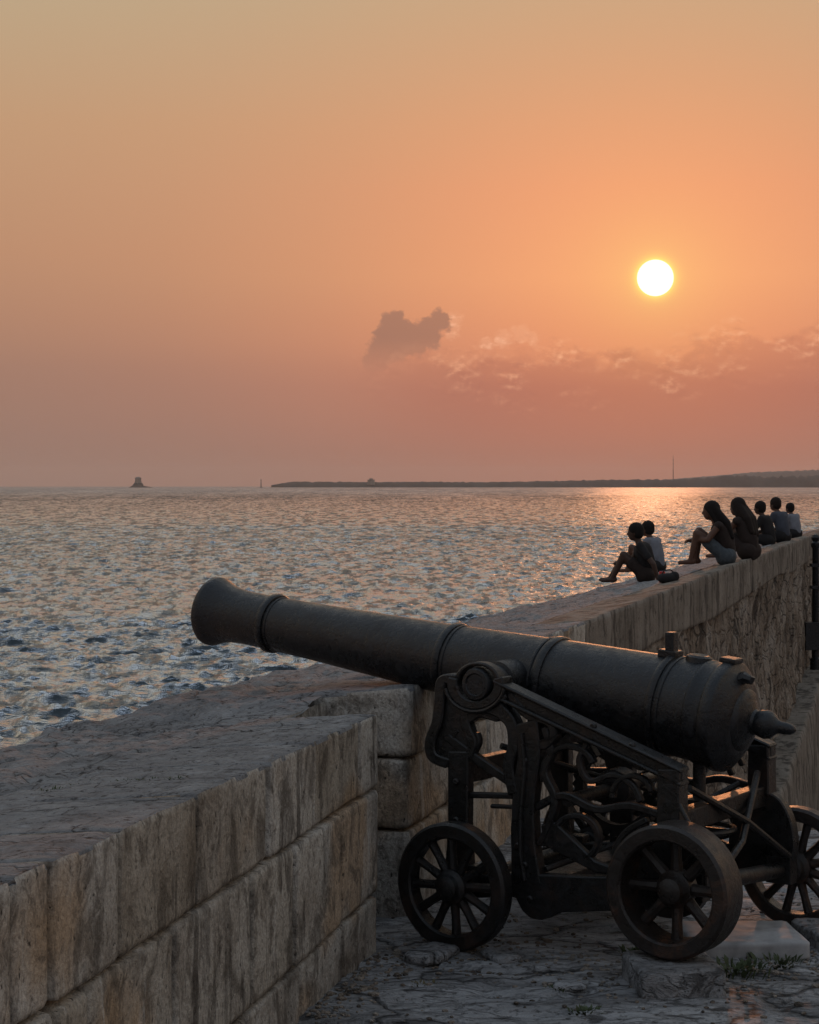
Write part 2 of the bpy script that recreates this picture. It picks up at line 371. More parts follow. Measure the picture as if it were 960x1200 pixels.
# --- one dressed block: a closed lattice box with worn, displaced faces
def block_mesh(name, c8, n, amp, rnd, seed, flute=0.0, top_amp=None):
    """c8: function (u,v,w)->Vector world; n=(nu,nv,nw); returns mesh about its centre, centre"""
    nu, nv, nw = n
    vid = {}; V = []; Fc = []
    def vert(i, j, k):
        key = (i, j, k)
        if key not in vid:
            vid[key] = len(V); V.append((i, j, k))
        return vid[key]
    for i in range(nu):
        for j in range(nv):
            Fc.append([vert(i,j,0), vert(i,j+1,0), vert(i+1,j+1,0), vert(i+1,j,0)])
            Fc.append([vert(i,j,nw), vert(i+1,j,nw), vert(i+1,j+1,nw), vert(i,j+1,nw)])
    for i in range(nu):
        for k in range(nw):
            Fc.append([vert(i,0,k), vert(i+1,0,k), vert(i+1,0,k+1), vert(i,0,k+1)])
            Fc.append([vert(i,nv,k), vert(i,nv,k+1), vert(i+1,nv,k+1), vert(i+1,nv,k)])
    for j in range(nv):
        for k in range(nw):
            Fc.append([vert(0,j,k), vert(0,j,k+1), vert(0,j+1,k+1), vert(0,j+1,k)])
            Fc.append([vert(nu,j,k), vert(nu,j+1,k), vert(nu,j+1,k+1), vert(nu,j,k+1)])
    ctr = c8(.5, .5, .5)
    eu = (c8(1,.5,.5)-c8(0,.5,.5)); ev = (c8(.5,1,.5)-c8(.5,0,.5)); ew = (c8(.5,.5,1)-c8(.5,.5,0))
    L = (eu.length, ev.length, ew.length); ax = (eu.normalized(), ev.normalized(), ew.normalized())
    out = []
    for (i, j, k) in V:
        q = (i/nu, j/nv, k/nw); p = c8(*q)
        for a in range(3):                       # round the arrises: pull in near two edges
            other = [min(q[b], 1-q[b])*L[b] for b in range(3) if b != a]
            d = min(min(q[a], 1-q[a])*L[a], 9)
            if d < 1e-6:
                pull = sum(max(0, rnd*(1+.6*noise.noise(p*4+Vector((seed,0,a))))-o)**2/(rnd*1.5+1e-6) for o in other)
                s = 1 if q[a] > .5 else -1
                A = amp if a != 2 or top_amp is None else top_amp
                dd = A*fb(p.x*5+seed, p.y*5, p.z*5*(1 if a == 2 else .45), 5) + A*.6*fb(p.x*17, p.y*17+seed, p.z*17*(1 if a == 2 else .4), 3)
                if flute and a != 2: dd -= flute*max(0, noise.noise(Vector((p.x*9, p.y*9, p.z*1.1+seed))))
                dd *= min(1., .22 + min(other)/.07)          # straighter along the arrises
                p = p + ax[a]*s*(dd - pull)
        out.append(p-ctr)
    return pyd(name, out, Fc, sharp=0), ctr
def tri(c):                                     # trilinear box from 8 corners c[u][v][w]
    def g(u, v, w):
        r = Vector((0,0,0))
        for a in (0,1):
            for b_ in (0,1):
                for d in (0,1):
                    r += Vector(c[a][b_][d]) * ((u if a else 1-u)*(v if b_ else 1-v)*(w if d else 1-w))
        return r
    return g
def wall_block(parent, name, Y0, Y1, t0, t1, h0a, h1a, h0b, h1b, n, amp, rnd, seed, mat, flute=0, top_amp=None, tilt=0.0, face=0.0):
    """block from Y0..Y1 along the wall, t0..t1 outward, heights h0..h1 at each end (a at Y0, b at Y1)"""
    t0 = t0 - face
    def P(Y, t, h): x, y = wall_pt(Y, t); return (x, y, h)
    c = [[[P(Y, t, hh - (tilt*max(0, t) if iw else 0)) for iw, hh in enumerate(((h0a, h1a) if iu == 0 else (h0b, h1b)))] for t in (t0, t1)] for iu, Y in enumerate((Y0, Y1))]
    me, ctr = block_mesh(name, tri(c), n, amp, rnd, seed, flute, top_amp)
    me.materials.append(mat)
    if top_amp and mat == M['stone_face']:
        me.materials.append(M['stone_top'])
        for pl in me.polygons:
            if pl.normal.z > .38: pl.material_index = 1
    return obj(name, me, mat, parent, ctr - parent.location)

# ------------------------------------------------------------------ near parapet
np_base = Vector((inner(5.5), 5.5, 0.0))
wallA = empty('stone_parapet', np_base, label='near stretch of parapet in three courses of streaked sandstone blocks, left foreground', cat='wall')
def yk(px): return 2.179/(.4702-px/2200.0)       # wall length coordinate of a joint seen at column px
def j1(Y): return 1.017-lerp(.392, .318, (Y-4.9)/3.2)
def j2(Y): return lerp(.135, .245, (Y-5)/3.1)
GAP = .006
def course(jo, lo, hi, t1, dn, seed0, amp, top_amp=None, flute=.004):
    for i in range(len(jo)-1):
        Y0, Y1 = jo[i]+GAP, jo[i+1]-GAP
        w = Y1-Y0
        n = (max(8, int(w/.022)), 10, 18)
        wall_block(wallA, 'block', Y0, Y1, 0, t1, lo(Y0), hi(Y0), lo(Y1), hi(Y1), n, amp, .0075, seed0+i*3.7, M['stone_face'], flute, top_amp,
                   tilt=(.08 if top_amp else 0), face=random.uniform(-.006, .008))
c1 = [2.6, 3.3, 4.02, 4.70, yk(62), yk(141), yk(233), yk(316), yk(368), yk(423), 8.13]
c2 = [2.6, 3.4, 4.3, 4.95, yk(105), yk(207), yk(296), yk(345), yk(400), 8.12]
c3 = [2.6, 3.5, 4.4, 5.2, 5.9, 6.45, 7.05, 7.6, 8.11]
course(c1, lambda Y: j1(Y)+.006, lambda Y: 1.017, .62, 8, 1.1, .005, .007, .002)
course(c2, lambda Y: j2(Y)+.006, lambda Y: j1(Y)-.006, .5, 8, 40.3, .006, None, .004)
course(c3, lambda Y: -.08, lambda Y: j2(Y)-.007, .5, 8, 80.9, .007, None, .004)
def sheet_top(Ys, tin, nt_, name, parent, mat):
    P = np.zeros((len(Ys), nt_+7, 3))
    for i, Y in enumerate(Ys):
        a, b = tin(Y), t_out(Y)
        for j in range(nt_+7):
            k = min(j, nt_)/nt_
            t = a+(b-a)*k
            x, y = wall_pt(Y, t)
            h = edge_h(Y)-slope(Y)*t + rough_top(x, y)*min(1, .25+k*4)
            if k > .8: h += .07*fb(x*2.2, y*2.2, 7, 4)*(k-.8)/.2 - .05*((k-.8)/.2)**2
            if j > nt_:                                     # the broken outer face falling to the rocks
                m = j-nt_
                dz = (.05, .22, .7, 1.8, 4.2, 7.6)[m-1]; dt = (.05, .10, .2, .5, 1.1, 1.9)[m-1]
                dt += .10*m**.5*fb(Y*1.7, m*.8, 2)
                x, y = wall_pt(Y, t+dt); h -= dz
            P[i, j] = (x, y, h)
    P -= np.array(parent.location)
    return obj(name, grid_mesh(name, P), mat, parent)
YA = list(np.arange(2.5, 4.6, .05))+list(np.arange(4.6, 8.65, .026))
sheet_top(YA, lambda Y: .585 if Y < 8.1 else .40, 46, 'weathered_top', wallA, M['stone_top'])
# closed back of the recess between the two stretches and rubble heart behind the blocks
def quad_sheet(name, A, B, h0, h1, nx, nz, mat, parent, amp, nrm, seed=0, flute=0.0, prof=None):
    P = np.zeros((nx+1, nz+1, 3)); A = Vector(A); B = Vector(B); N = Vector(nrm)
    for i in range(nx+1):
        for k in range(nz+1):
            q = A.lerp(B, i/nx); h = h0+(h1-h0)*k/nz
            d = amp*fb(q.x*1.6+seed, q.y*1.6, h*1.6, 5) + amp*.5*fb(q.x*6, q.y*6+seed, h*4, 4) - flute*max(0, noise.noise(Vector((q.x*5, q.y*5, h*.7))))
            if prof: d += prof(q, h)
            P[i, k] = Vector((q.x, q.y, h)) + N*d
    P -= np.array(parent.location)
    return obj(name, grid_mesh(name, P), mat, parent)
a = wall_pt(7.9, .42); b = wall_pt(9.0, .42)
quad_sheet('recess_back', (a[0], a[1], 0), (b[0], b[1], 0), -.1, .99, 24, 22, M['stone_face'], wallA, .012, (.97,-.24,0))

# ------------------------------------------------------------------ far parapet
fp_base = Vector((inner(20), 20.0, -1.8))
wallB = empty('rampart_wall', fp_base, label='long rampart wall receding behind the cannon with people sitting on top', cat='wall')
jf = [8.7, 9.42, 10.1, 10.85, 11.5, 12.3, 13.0]
for ci, (lo, hi, off) in enumerate(((.735, 1.067, 0), (.40, .728, .3), (-.12, .393, .1))):
    js = [8.7] + [v+off*.5 if 0 < i < len(jf)-1 else v for i, v in enumerate(jf)][1:]
    for i in range(len(js)-1):
        wall_block(wallB, 'block', js[i]+(.0 if i == 0 else .005), js[i+1]-.005, 0, .62, lo, hi, lo, hi, (22, 12, 14), .010, .010, 200+ci*31+i*5.3, M['stone_face'], .012,
                   .010 if ci == 0 else None, tilt=(.10 if ci == 0 else 0), face=random.uniform(-.012, .012))
Yc = 13.0; k = 0
while Yc < 43:
    L = random.uniform(2.4, 4.5); Y1 = min(Yc+L, 43.5)
    wall_block(wallB, 'coping_stone', Yc+.006, Y1-.006, 0, .5, .60+.05*math.sin(k*2.1), 1.067, .60+.05*math.sin(k*2.1+2.1), 1.067, (40, 6, 12), .014, .010, 300+k*4.1, M['plaster'], .006, .012, tilt=slope(Yc), face=.004)
    Yc = Y1; k += 1
YB = list(np.arange(8.62, 13.2, .05)) + list(np.arange(13.2, 24, .08)) + list(np.arange(24, 44, .16))
sheet_top(YB, lambda Y: .44 if Y < 8.71 else (.56 if Y < 13 else .47), 44, 'weathered_top', wallB, M['stone_top'])
quad_sheet('rubble_face', (inner(12.9), 12.9, 0), (inner(44), 44, 0), -5.2, .70, 420, 84, M['rubble'], wallB, .06, (.962,-.273,0), 3.0, .02,
           prof=lambda q, h: -.035 + .035*max(0, -h-.2))
quad_sheet('rubble_footing', (inner(8.5)+.02, 8.5, 0), (inner(13.2), 13.2, 0), -5.2, -.1, 40, 36, M['rubble'], wallB, .04, (.962,-.273,0), 5.0, .03)
P = np.zeros((160, 30, 3))
for i in range(160):
    Y = 13+i*30/159; ht = -2.15 + lerp(0, .85, (Y-23)/11) + .10*fb(Y*.8, 2, 0)
    for k in range(30):
        h = ht - (0 if k < 5 else (ht+5.2)*((k-4)/25)**1.15); d = (.0, .12, .22, .30, .34)[k] if k < 5 else .36+.05*(ht-h)
        d += .03*fb(Y*1.5, h*1.5, 3, 4)*(1 if k > 2 else 0)
        P[i, k] = (inner(Y)+.962*d, Y-.273*d, h)
P -= np.array(wallB.location)
obj('plaster_skirt', grid_mesh('plaster_skirt', P), M['plaster'], wallB)

# ------------------------------------------------------------------ ground
def ground_h(x, y):
    h = fb(x*.8, y*.9, 1, 4)*.016 + fb(x*3.1, y*5.2, 5, 4)*.012
    r = abs(noise.noise(Vector((x*1.3, y*2.0, 3.3))))
    return h - .022*max(0, 1-r*11)
xs = np.concatenate([np.arange(-1.9, 3.2, .035), np.arange(3.2, 9, .2)])
P = np.zeros((210, len(xs), 3))
for i in range(210):
    for j, x in enumerate(xs):
        yend = 11.3 - .27*(x-.7)
        y = 3.0 + (yend-3.0)*(1-(1-i/209)**1.25) if i < 209 else yend
        P[i, j] = (x, y, ground_h(x, y))
drop = P[-1:].copy(); drop[:, :, 2] = -5.0; drop[:, :, 1] += .15
obj('ground', grid_mesh('ground', np.concatenate([P, drop])), M['ground'], kind='structure')
xs2 = np.linspace(0, 40, 60); ys2 = np.linspace(9.5, 90, 90)
P = np.zeros((90, 60, 3))
for i, y in enumerate(ys2):
    for j, x in enumerate(xs2):
        P[i, j] = (x+(y-9)*.15, y, -4.6 + .03*fb(x*.7, y*.7, 2))
obj('lower_terrace', grid_mesh('lower_terrace', P), M['ground'], kind='structure')

# ------------------------------------------------------------------ sea
SEA = EYE-9.0
def ocean(N, L, wind, wdir, seed, cut):
    rng = np.random.default_rng(seed)
    k1 = np.fft.fftfreq(N, 1/N)*2*np.pi/L
    kx, ky = np.meshgrid(k1, k1, indexing='ij'); kk = np.hypot(kx, ky); kk[0, 0] = 1
    Lw = wind**2/9.81
    ph = np.exp(-1/(kk*Lw)**2)/kk**3.6 * (.015+np.abs((kx*math.cos(wdir)+ky*math.sin(wdir))/kk)**5) * np.exp(-(kk*cut)**2)
    ph[0, 0] = 0
    A = np.sqrt(ph)*(rng.normal(size=(N, N))+1j*rng.normal(size=(N, N)))
    h = np.fft.ifft2(A).real; s = h.std()
    dx = np.fft.ifft2(-1j*A*kx/kk).real/s; dy = np.fft.ifft2(-1j*A*ky/kk).real/s
    return h/s, dx, dy
def samp(T_, L, x, y, ang):
    c, s = math.cos(ang), math.sin(ang); N = T_.shape[0]
    u = ((x*c+y*s)/L*N) % N; v = ((-x*s+y*c)/L*N) % N
    i = u.astype(int); j = v.astype(int); fu = u-i; fv = v-j; i %= N; j %= N; i1 = (i+1) % N; j1_ = (j+1) % N
    return T_[i, j]*(1-fu)*(1-fv)+T_[i1, j]*fu*(1-fv)+T_[i, j1_]*(1-fu)*fv+T_[i1, j1_]*fu*fv
ang = np.concatenate([np.linspace(-75, -16, 40, endpoint=False), np.linspace(-16, 17, 500), np.linspace(17.3, 75, 40)])*math.pi/180
rr = np.concatenate([np.linspace(22, 48, 20, endpoint=False), np.linspace(48, 130, 220, endpoint=False), np.linspace(130, 420, 400, endpoint=False), np.geomspace(420, 1500, 480, endpoint=False), np.geomspace(1500, 16400, 170)])
R_, A_ = np.meshgrid(rr, ang, indexing='ij')
gx = R_*np.tan(np.clip(A_, -1.2, 1.2))*.0 + R_*np.sin(A_); gy = R_*np.cos(A_)
Z = np.zeros_like(gx); DX = np.zeros_like(gx); DY = np.zeros_like(gx)
for (N, L, wind, wd, seed, cut, amp, rot, fade) in ((1024, 97.0, 2.0, 1.50, 3, .05, .080, .10, 6000.), (512, 37.0, 1.2, 1.70, 5, .03, .046, -.20, 3000.), (512, 211., 3.8, 1.4, 9, .2, .045, .2, 8000.)):
    h, dx, dyy = ocean(N, L, wind, wd, seed, cut)
    fd = 1/(1+(R_/fade)**2)
    Z += amp*fd*samp(h, L, gx, gy, rot); DX += -amp*1.1*fd*samp(dx, L, gx, gy, rot); DY += -amp*1.1*fd*samp(dyy, L, gx, gy, rot)
P = np.stack([gx+DX, gy+DY, SEA+Z], -1)
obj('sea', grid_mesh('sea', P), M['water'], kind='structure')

# ------------------------------------------------------------------ far land
def ridge(name, prof, dist, depth, mat, jit, seed, **kw):
    n = 260; rows = [(-.5, 0), (-.42, .45), (-.3, .85), (-.1, 1.0), (.2, .9), (.5, 0)]
    px = np.linspace(prof[0][0], prof[-1][0], n); hy = np.interp(px, [a for a, b in prof], [b for a, b in prof])
    P = np.zeros((n, len(rows), 3))
    for i in range(n):
        hh = max(0.0, (HOR-hy[i])/F*dist) 
        hh *= 1+jit*fb(px[i]*.22, seed, 0, 5)+jit*.6*fb(px[i]*.9, seed+4, 0, 3)
        taper = min(1, (px[i]-prof[0][0])/25+.08)
        for j, (d, k) in enumerate(rows):
            y = dist + d*depth*taper
            P[i, j] = ((px[i]-480)/F*y, y, SEA-1 + (hh+EYE-SEA+1)*k)
    return obj(name, grid_mesh(name, P), mat, **kw)
ridge('coast', [(318,568.5),(335,565.5),(345,564.2),(430,565),(500,564.6),(560,565),(640,563.8),(700,562.5),(800,561.5),(838,559),(850,556.8),(875,557.5),(900,559),(930,558),(990,557),(1150,558)], 9000, 260, M['land'], .22, 1.0, kind='structure')
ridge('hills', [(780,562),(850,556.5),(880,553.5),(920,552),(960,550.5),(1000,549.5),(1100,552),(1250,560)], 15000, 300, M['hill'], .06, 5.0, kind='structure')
def box_bm(bm, c, s, rz=0):
    m = Matrix.Translation(c) @ Matrix.Rotation(rz, 4, 'Z') @ Matrix.Diagonal((s[0], s[1], s[2], 1))
    bmesh.ops.create_cube(bm, size=1.0, matrix=m)
def lathe(prof, n=24, frame=None, cap=True):
    """prof: [(axial, radius)...]; frame maps (axial, a, b) to a point"""
    V = []; Fc = []
    frame = frame or (lambda t, a, b: (a, b, t))
    for (t, r) in prof:
        for i in range(n):
            q = 2*math.pi*i/n; V.append(frame(t, r*math.cos(q), r*math.sin(q)))
    for k in range(len(prof)-1):
        for i in range(n):
            j = (i+1) % n; Fc.append([k*n+i, k*n+j, (k+1)*n+j, (k+1)*n+i])
    if cap:
        Fc.append(list(range(n))[::-1]); Fc.append([(len(prof)-1)*n+i for i in range(n)])
    return V, Fc
D = 8200.
def at(px, dist): return (px-480)/F*dist
isl = empty('fort_islet', (at(162, D), D, SEA), label='small dark islet crowned by a squat fort on the left horizon', cat='islet')
u = D/F
V, Fc = lathe([(-2, 14*u), (2, 10*u), (8, 7*u), (12+6, 5.2*u), (20, 4.9*u)], 18)
V = [(x*(1+.12*fb(x*.05, y*.05, z*.1)) + (8*u*max(0, x/(14*u)) if z < 3 else 0), y, z) for x, y, z in V]
obj('rock', pyd('rock', V, Fc, False), M['land'], isl)
V, Fc = lathe([(19, 4.3*u), (36, 3.5*u), (38, 3.9*u), (43, 3.7*u), (45, 2.2*u), (47, 2.0*u)], 8)
obj('fort', pyd('fort', V, Fc, False), M['building'], isl)
wt = empty('watch_tower', (at(435, 8900), 8900, SEA+13), label='squat watchtower on the low dark coast beyond the cannon', cat='tower')
V, Fc = lathe([(0, 19), (18, 16), (19, 18), (24, 18)], 12); obj('tower_body', pyd('tower_body', V, Fc, False), M['building'], wt)
V, Fc = lathe([(24, 9), (30, 8.5)], 8); obj('tower_cap', pyd('tower_cap', V, Fc, False), M['building'], wt)
ma = empty('radio_mast', (at(789, 9300), 9300, SEA+30), label='thin radio mast rising faintly from the far coast', cat='mast')
V, Fc = lathe([(0, 2.2), (60, 1.5), (128, .7)], 6); obj('mast_pole', pyd('mast_pole', V, Fc, False), M['iron'], ma)
for hz in (52, 84, 104):
    V, Fc = lathe([(hz, 2.4), (hz+3, 2.4)], 6); obj('mast_platform', pyd('mast_platform', V, Fc, False), M['iron'], ma)
bc = empty('beacon', (at(306, 8000), 8000, SEA), label='tiny sea beacon off the tip of the low coast', cat='beacon')
V, Fc = lathe([(-1, 7), (3, 6), (3.2, 2.6), (30, 1.6)], 8); obj('beacon_column', pyd('beacon_column', V, Fc, False), M['building'], bc)
V, Fc = lathe([(30, 2.6), (33, 2.6), (36, .5)], 8); obj('beacon_lantern', pyd('beacon_lantern', V, Fc, False), M['building'], bc)

# ------------------------------------------------------------------ the cannon (local: x to the muzzle, y to the near side, z up)
PSI = math.atan2(.57, .82)
can = empty('cannon', (1.335, 8.06, 0.0), math.pi-PSI, label='black iron cannon on a wheeled openwork carriage, muzzle raised over the parapet', cat='cannon')
EL = rad(6.75); ca, sa = math.cos(EL), math.sin(EL)
A0 = Vector((-.022, 0, 1.012))
def bfr(t, a, b): return (A0.x + t*ca - b*sa, A0.y + a, A0.z + t*sa + b*ca)
prof = [(-.325,.004),(-.318,.014),(-.305,.022),(-.28,.027),(-.258,.026),(-.243,.030),(-.232,.040),(-.215,.056),(-.19,.062),(-.165,.057),(-.15,.050),(-.138,.056),(-.125,.085),(-.112,.105),(-.105,.125),(-.09,.135),(-.082,.165),(-.068,.178),(-.055,.205),(-.04,.216),
        (-.034,.232),(-.022,.2395),(.012,.2395),(.024,.232),(.03,.222),(.075,.221),(.082,.226),(.095,.226),(.102,.220),(.24,.214),(.8,.1955),(1.35,.172),(1.42,.168),(2.3,.1400),(2.52,.1355),(2.60,.1340),(2.74,.1345),(2.83,.1395),(2.89,.151),(2.93,.165),(2.958,.177),(2.978,.177),(2.99,.168),(2.992,.155),(2.99,.075),(2.6,.072)]
prof = [((t*.972 if t > .3 else t), r) for t, r in prof]
V, Fc = lathe(prof, 72, bfr)
barrel = obj('barrel', pyd('barrel', V, Fc), M['iron'], can)
def rad_at(t):
    ps = [p for p in prof if p[0] > -.03]
    return float(np.interp(t, [p[0] for p in ps], [p[1] for p in ps]))
def ring(t, w, h):
    r = rad_at(t)
    V, Fc = lathe([(t-w, r-.004), (t-w*.9, r+h*.6), (t-w*.5, r+h), (t+w*.5, r+h), (t+w*.9, r+h*.6), (t+w, r-.004)], 72, bfr, False)
    obj('reinforce_ring', pyd('reinforce_ring', V, Fc), M['iron'], barrel)
for t, w, h in ((.263, .018, .012), (.225, .008, .006), (.845, .022, .013), (.885, .008, .006), (1.40, .020, .011), (1.365, .007, .005), (2.49, .022, .015), (2.53, .008, .006), (2.453, .007, .004)): ring(t, w, h)
def sweep_y(prof2, name, mat, parent, n=24, at_=(0,0)):
    V, Fc = lathe(prof2, n, lambda t, a, b: (at_[0]+a, t, at_[1]+b)); return obj(name, pyd(name, V, Fc), mat, parent)
TR = (.944, 1.130)
for s in (1, -1):
    sweep_y([(s*.15, .09), (s*.30, .088), (s*.305, .074), (s*.472, .073), (s*.482, .066), (s*.484, .05), (s*.478, .045)], 'trunnion', M['iron'], barrel, 32, TR)
def local_box(name, pts_c, s, mat, parent, tilt=0.0, bev=.006):
    bm = bmesh.new(); bmesh.ops.create_cube(bm, size=1.0, matrix=Matrix.Diagonal((s[0], s[1], s[2], 1)))
    if bev: bmesh.ops.bevel(bm, geom=list(bm.edges), offset=min(bev, min(s)*.3), segments=2, affect='EDGES', profile=.6)
    bmesh.ops.transform(bm, matrix=Matrix.Translation(pts_c) @ Matrix.Rotation(tilt, 4, 'Y'), verts=bm.verts)
    return obj(name, fromb(bm, name), mat, parent)
def on_barrel(t, up): return Vector(bfr(t, 0, up))
local_box('sight_block', on_barrel(.288, .222+.045), (.042, .05, .10), M['iron'], barrel, -EL+.12)
local_box('sight_base', on_barrel(.288, .222), (.085, .085, .035), M['iron'], barrel, -EL)
V, Fc = lathe([(.205,.06), (.232,.055), (.240,.042), (.236,.02)], 20, lambda t, a, b: bfr(.15+a, b, t)); obj('vent_patch', pyd('vent_patch', V, Fc), M['iron'], barrel)
local_box('base_notch', on_barrel(.0, .243), (.075, .09, .022), M['iron'], barrel, -EL)
# cascabel loop and latch pieces on the breech face
def tube(path, r, n=8, closed=False, rs=None):
    path = [Vector(p) for p in path]; V = []; Fc = []; L = len(path)
    up0 = None
    for i, p in enumerate(path):
        a = path[(i-1) % L] if (closed or i > 0) else path[i]; b = path[(i+1) % L] if (closed or i < L-1) else path[i]
        d = (b-a).normalized()
        up = Vector((0,0,1)) if abs(d.z) < .9 else Vector((1,0,0))
        if up0 is not None and up0.cross(d).length > .2: up = up0
        sx = d.cross(up).normalized(); sy = sx.cross(d).normalized(); up0 = sy
        q = rs[i] if rs else r
        for k in range(n):
            w = 2*math.pi*k/n; V.append(p + sx*q*math.cos(w) + sy*q*math.sin(w))
    for i in range(L if closed else L-1):
        for k in range(n):
            k2 = (k+1) % n; i2 = (i+1) % L; Fc.append([i*n+k, i*n+k2, i2*n+k2, i2*n+k])
    if not closed: Fc.append(list(range(n))[::-1]); Fc.append([(L-1)*n+k for k in range(n)])
    return V, Fc
def tobj(name, path, r, mat, parent, n=8, closed=False, rs=None):
    V, Fc = tube(path, r, n, closed, rs); return obj(name, pyd(name, V, Fc), mat, parent)
tobj('lock_lug', [bfr(-.06, .03, .17), bfr(-.085, .03, .185), bfr(-.115, .03, .18), bfr(-.12, .03, .195)], .018, M['iron'], barrel, 8, rs=[.03,.026,.02,.012])

def ck(px, py):                        # pixel on the near cheek plane -> local (x, z)
    k = (px-480)/F; s = (1.085-7.7*k)/(.82+.57*k); return s, EYE-(py-HOR)*(7.7+.57*s)/F
def plate_mesh(pts, y0, y1, bev=.006):
    bm = bmesh.new()
    vs = [bm.verts.new((x, y0, z)) for x, z in pts]; f = bm.faces.new(vs)
    r = bmesh.ops.extrude_face_region(bm, geom=[f])
    bmesh.ops.translate(bm, verts=[v for v in r['geom'] if isinstance(v, bmesh.types.BMVert)], vec=(0, y1-y0, 0))
    if bev: bmesh.ops.bevel(bm, geom=[e for e in bm.edges], offset=bev, segments=1, affect='EDGES')
    return fromb(bm, 'plate')
def smooth_poly(pts, it=2):
    for _ in range(it):
        o = []
        for i in range(len(pts)):
            a = pts[i]; b = pts[(i+1) % len(pts)]
            o += [(a[0]*.75+b[0]*.25, a[1]*.75+b[1]*.25), (a[0]*.25+b[0]*.75, a[1]*.25+b[1]*.75)]
        pts = o
    return pts
def plates(name, pxs, half, mat, rounding=0, parents=(None, None)):
    pts = [ck(*p) for p in pxs]
    if rounding: pts = smooth_poly(pts, rounding)
    out = []
    for s in (1, -1):
        me = plate_mesh(pts, s*.44-half, s*.44+half); me.name = name
        out.append(obj(name, me, mat, can))
    return out
IR = M['iron_rail']
def bar_px(path, w):
    L = []; Rr = []
    for i, p in enumerate(path):
        a = path[max(0, i-1)]; b = path[min(len(path)-1, i+1)]; ww = w[i] if isinstance(w, (list, tuple)) else w
        dx, dy = b[0]-a[0], b[1]-a[1]; n = math.hypot(dx, dy); nx, ny = -dy/n*ww/2, dx/n*ww/2
        L.append((p[0]+nx, p[1]+ny)); Rr.append((p[0]-nx, p[1]-ny))
    return L+Rr[::-1]
def curve(path, n=5):                       # Catmull-Rom through pixel points
    o = []
    for i in range(len(path)-1):
        p0 = path[max(0, i-1)]; p1 = path[i]; p2 = path[i+1]; p3 = path[min(len(path)-1, i+2)]
        for k in range(n):
            t = k/n
            o.append(tuple(.5*((2*p1[c])+(-p0[c]+p2[c])*t+(2*p0[c]-5*p1[c]+4*p2[c]-p3[c])*t*t+(-p0[c]+3*p1[c]-3*p2[c]+p3[c])*t**3) for c in (0, 1)))
    return o+[path[-1]]
q = np.linspace(rad(165), rad(375), 22)
plates('trunnion_seat', [(563+33*math.cos(a), 800-31*math.sin(a)) for a in q]+[(563+21.5*math.cos(a), 800-20.5*math.sin(a)) for a in q[::-1]], .042, IR)
plates('bracket_arm', bar_px(curve([(540,796),(523,797),(520,820),(517,845),(509,868),(512,886),(530,894)]), 12), .036, IR)
plates('bracket_web', [(519,800),(545,815),(546,838),(554,862),(556,882),(530,894),(512,886),(511,868),(518,842)], .014, IR)
plates('bracket_arm', bar_px(curve([(551,826),(548,842),(552,858),(557,870),(552,888)]), 10), .026, IR)
plates('bracket_arm', bar_px(curve([(578,824),(594,836),(604,850),(606,874),(600,896),(606,930)]), [24,22,20,18,16,15,15,14,14,13,13,13,13,13,13,13,13,13,13,13,13,12,12,12,12,12]), .034, IR)
plates('bracket_arm', bar_px(curve([(600,812),(622,838),(646,846),(652,862),(640,874),(630,866)]), 9), .028, IR)
plates('bracket_web', [(545,818),(565,828),(590,816),(600,832),(586,846),(566,840),(552,848),(540,834)], .024, IR)
cap_pts = [(563+27*math.cos(a)*1.0, 800-25*math.sin(a)) for a in np.linspace(rad(5), rad(175), 14)] + [(563+21.5*math.cos(a), 800-20.5*math.sin(a)) for a in np.linspace(rad(175), rad(5), 14)]
plates('cap_square', cap_pts, .028, IR)
# sloping rail, a channel section: web with upper and lower flange
plates('side_rail', [(586,797),(802,902),(802,918),(586,818)], .022, IR)
plates('rail_flange', [(584,795),(803,900),(803,905),(584,800)], .045, IR)
plates('rail_flange', [(590,815),(803,916),(803,921),(590,820)], .045, IR)
plates('front_leg', [(529,880),(553,880),(552,975),(556,1035),(524,1035),(529,975)], .028, IR)
plates('main_leg', bar_px(curve([(618,846),(624,880),(618,930),(617,980),(621,1036)]), [34,32,30,28,26,26,26,26,26,26,26,26,26,26,28,28,28,30,32,34,36]), .032, IR)
plates('leg_scroll', bar_px(curve([(640,852),(648,880),(640,905),(652,935),(646,965),(634,990)]), 8), .022, IR)
plates('diagonal_brace', [(521,864),(530,860),(562,884),(603,912),(607,930),(594,918),(552,890)], .02, IR)
plates('tie_bar', [(552,928),(604,929),(604,936),(552,935)], .016, IR)
plates('tie_bar', [(576,942),(604,943),(604,948),(576,947)], .012, IR)
plates('bottom_rail', [(520,1028),(604,1022),(690,1026),(806,1026),(806,1064),(690,1067),(660,1068),(650,1074),(638,1077),(626,1075),(616,1066),(608,1050),(520,1052)], .03, IR)
plates('rear_post', [(776,900),(801,900),(802,965),(775,965)], .045, IR)
plates('axle_bracket', [(772,960),(806,960),(826,988),(834,1030),(826,1062),(806,1075),(776,1075),(758,1060),(748,1030),(756,985)], .03, IR, 2)
plates('middle_stay', bar_px(curve([(630,946),(662,932),(700,948),(740,944),(780,956)]), 9), .02, IR)
plates('scroll_stay', bar_px(curve([(690,870),(680,892),(692,915),(720,908),(742,920),(752,940)]), 7), .016, IR)
plates('scroll_stay', bar_px(curve([(760,960),(735,975),(722,1000),(738,1018),(756,1008),(752,992)]), 8), .016, IR)
plates('scroll_stay', bar_px(curve([(730,884),(752,900),(770,894),(778,912)]), 6), .014, IR)
plates('lower_stay', [(636,966),(652,962),(700,1008),(752,1028),(700,1022),(640,990)], .018, IR)
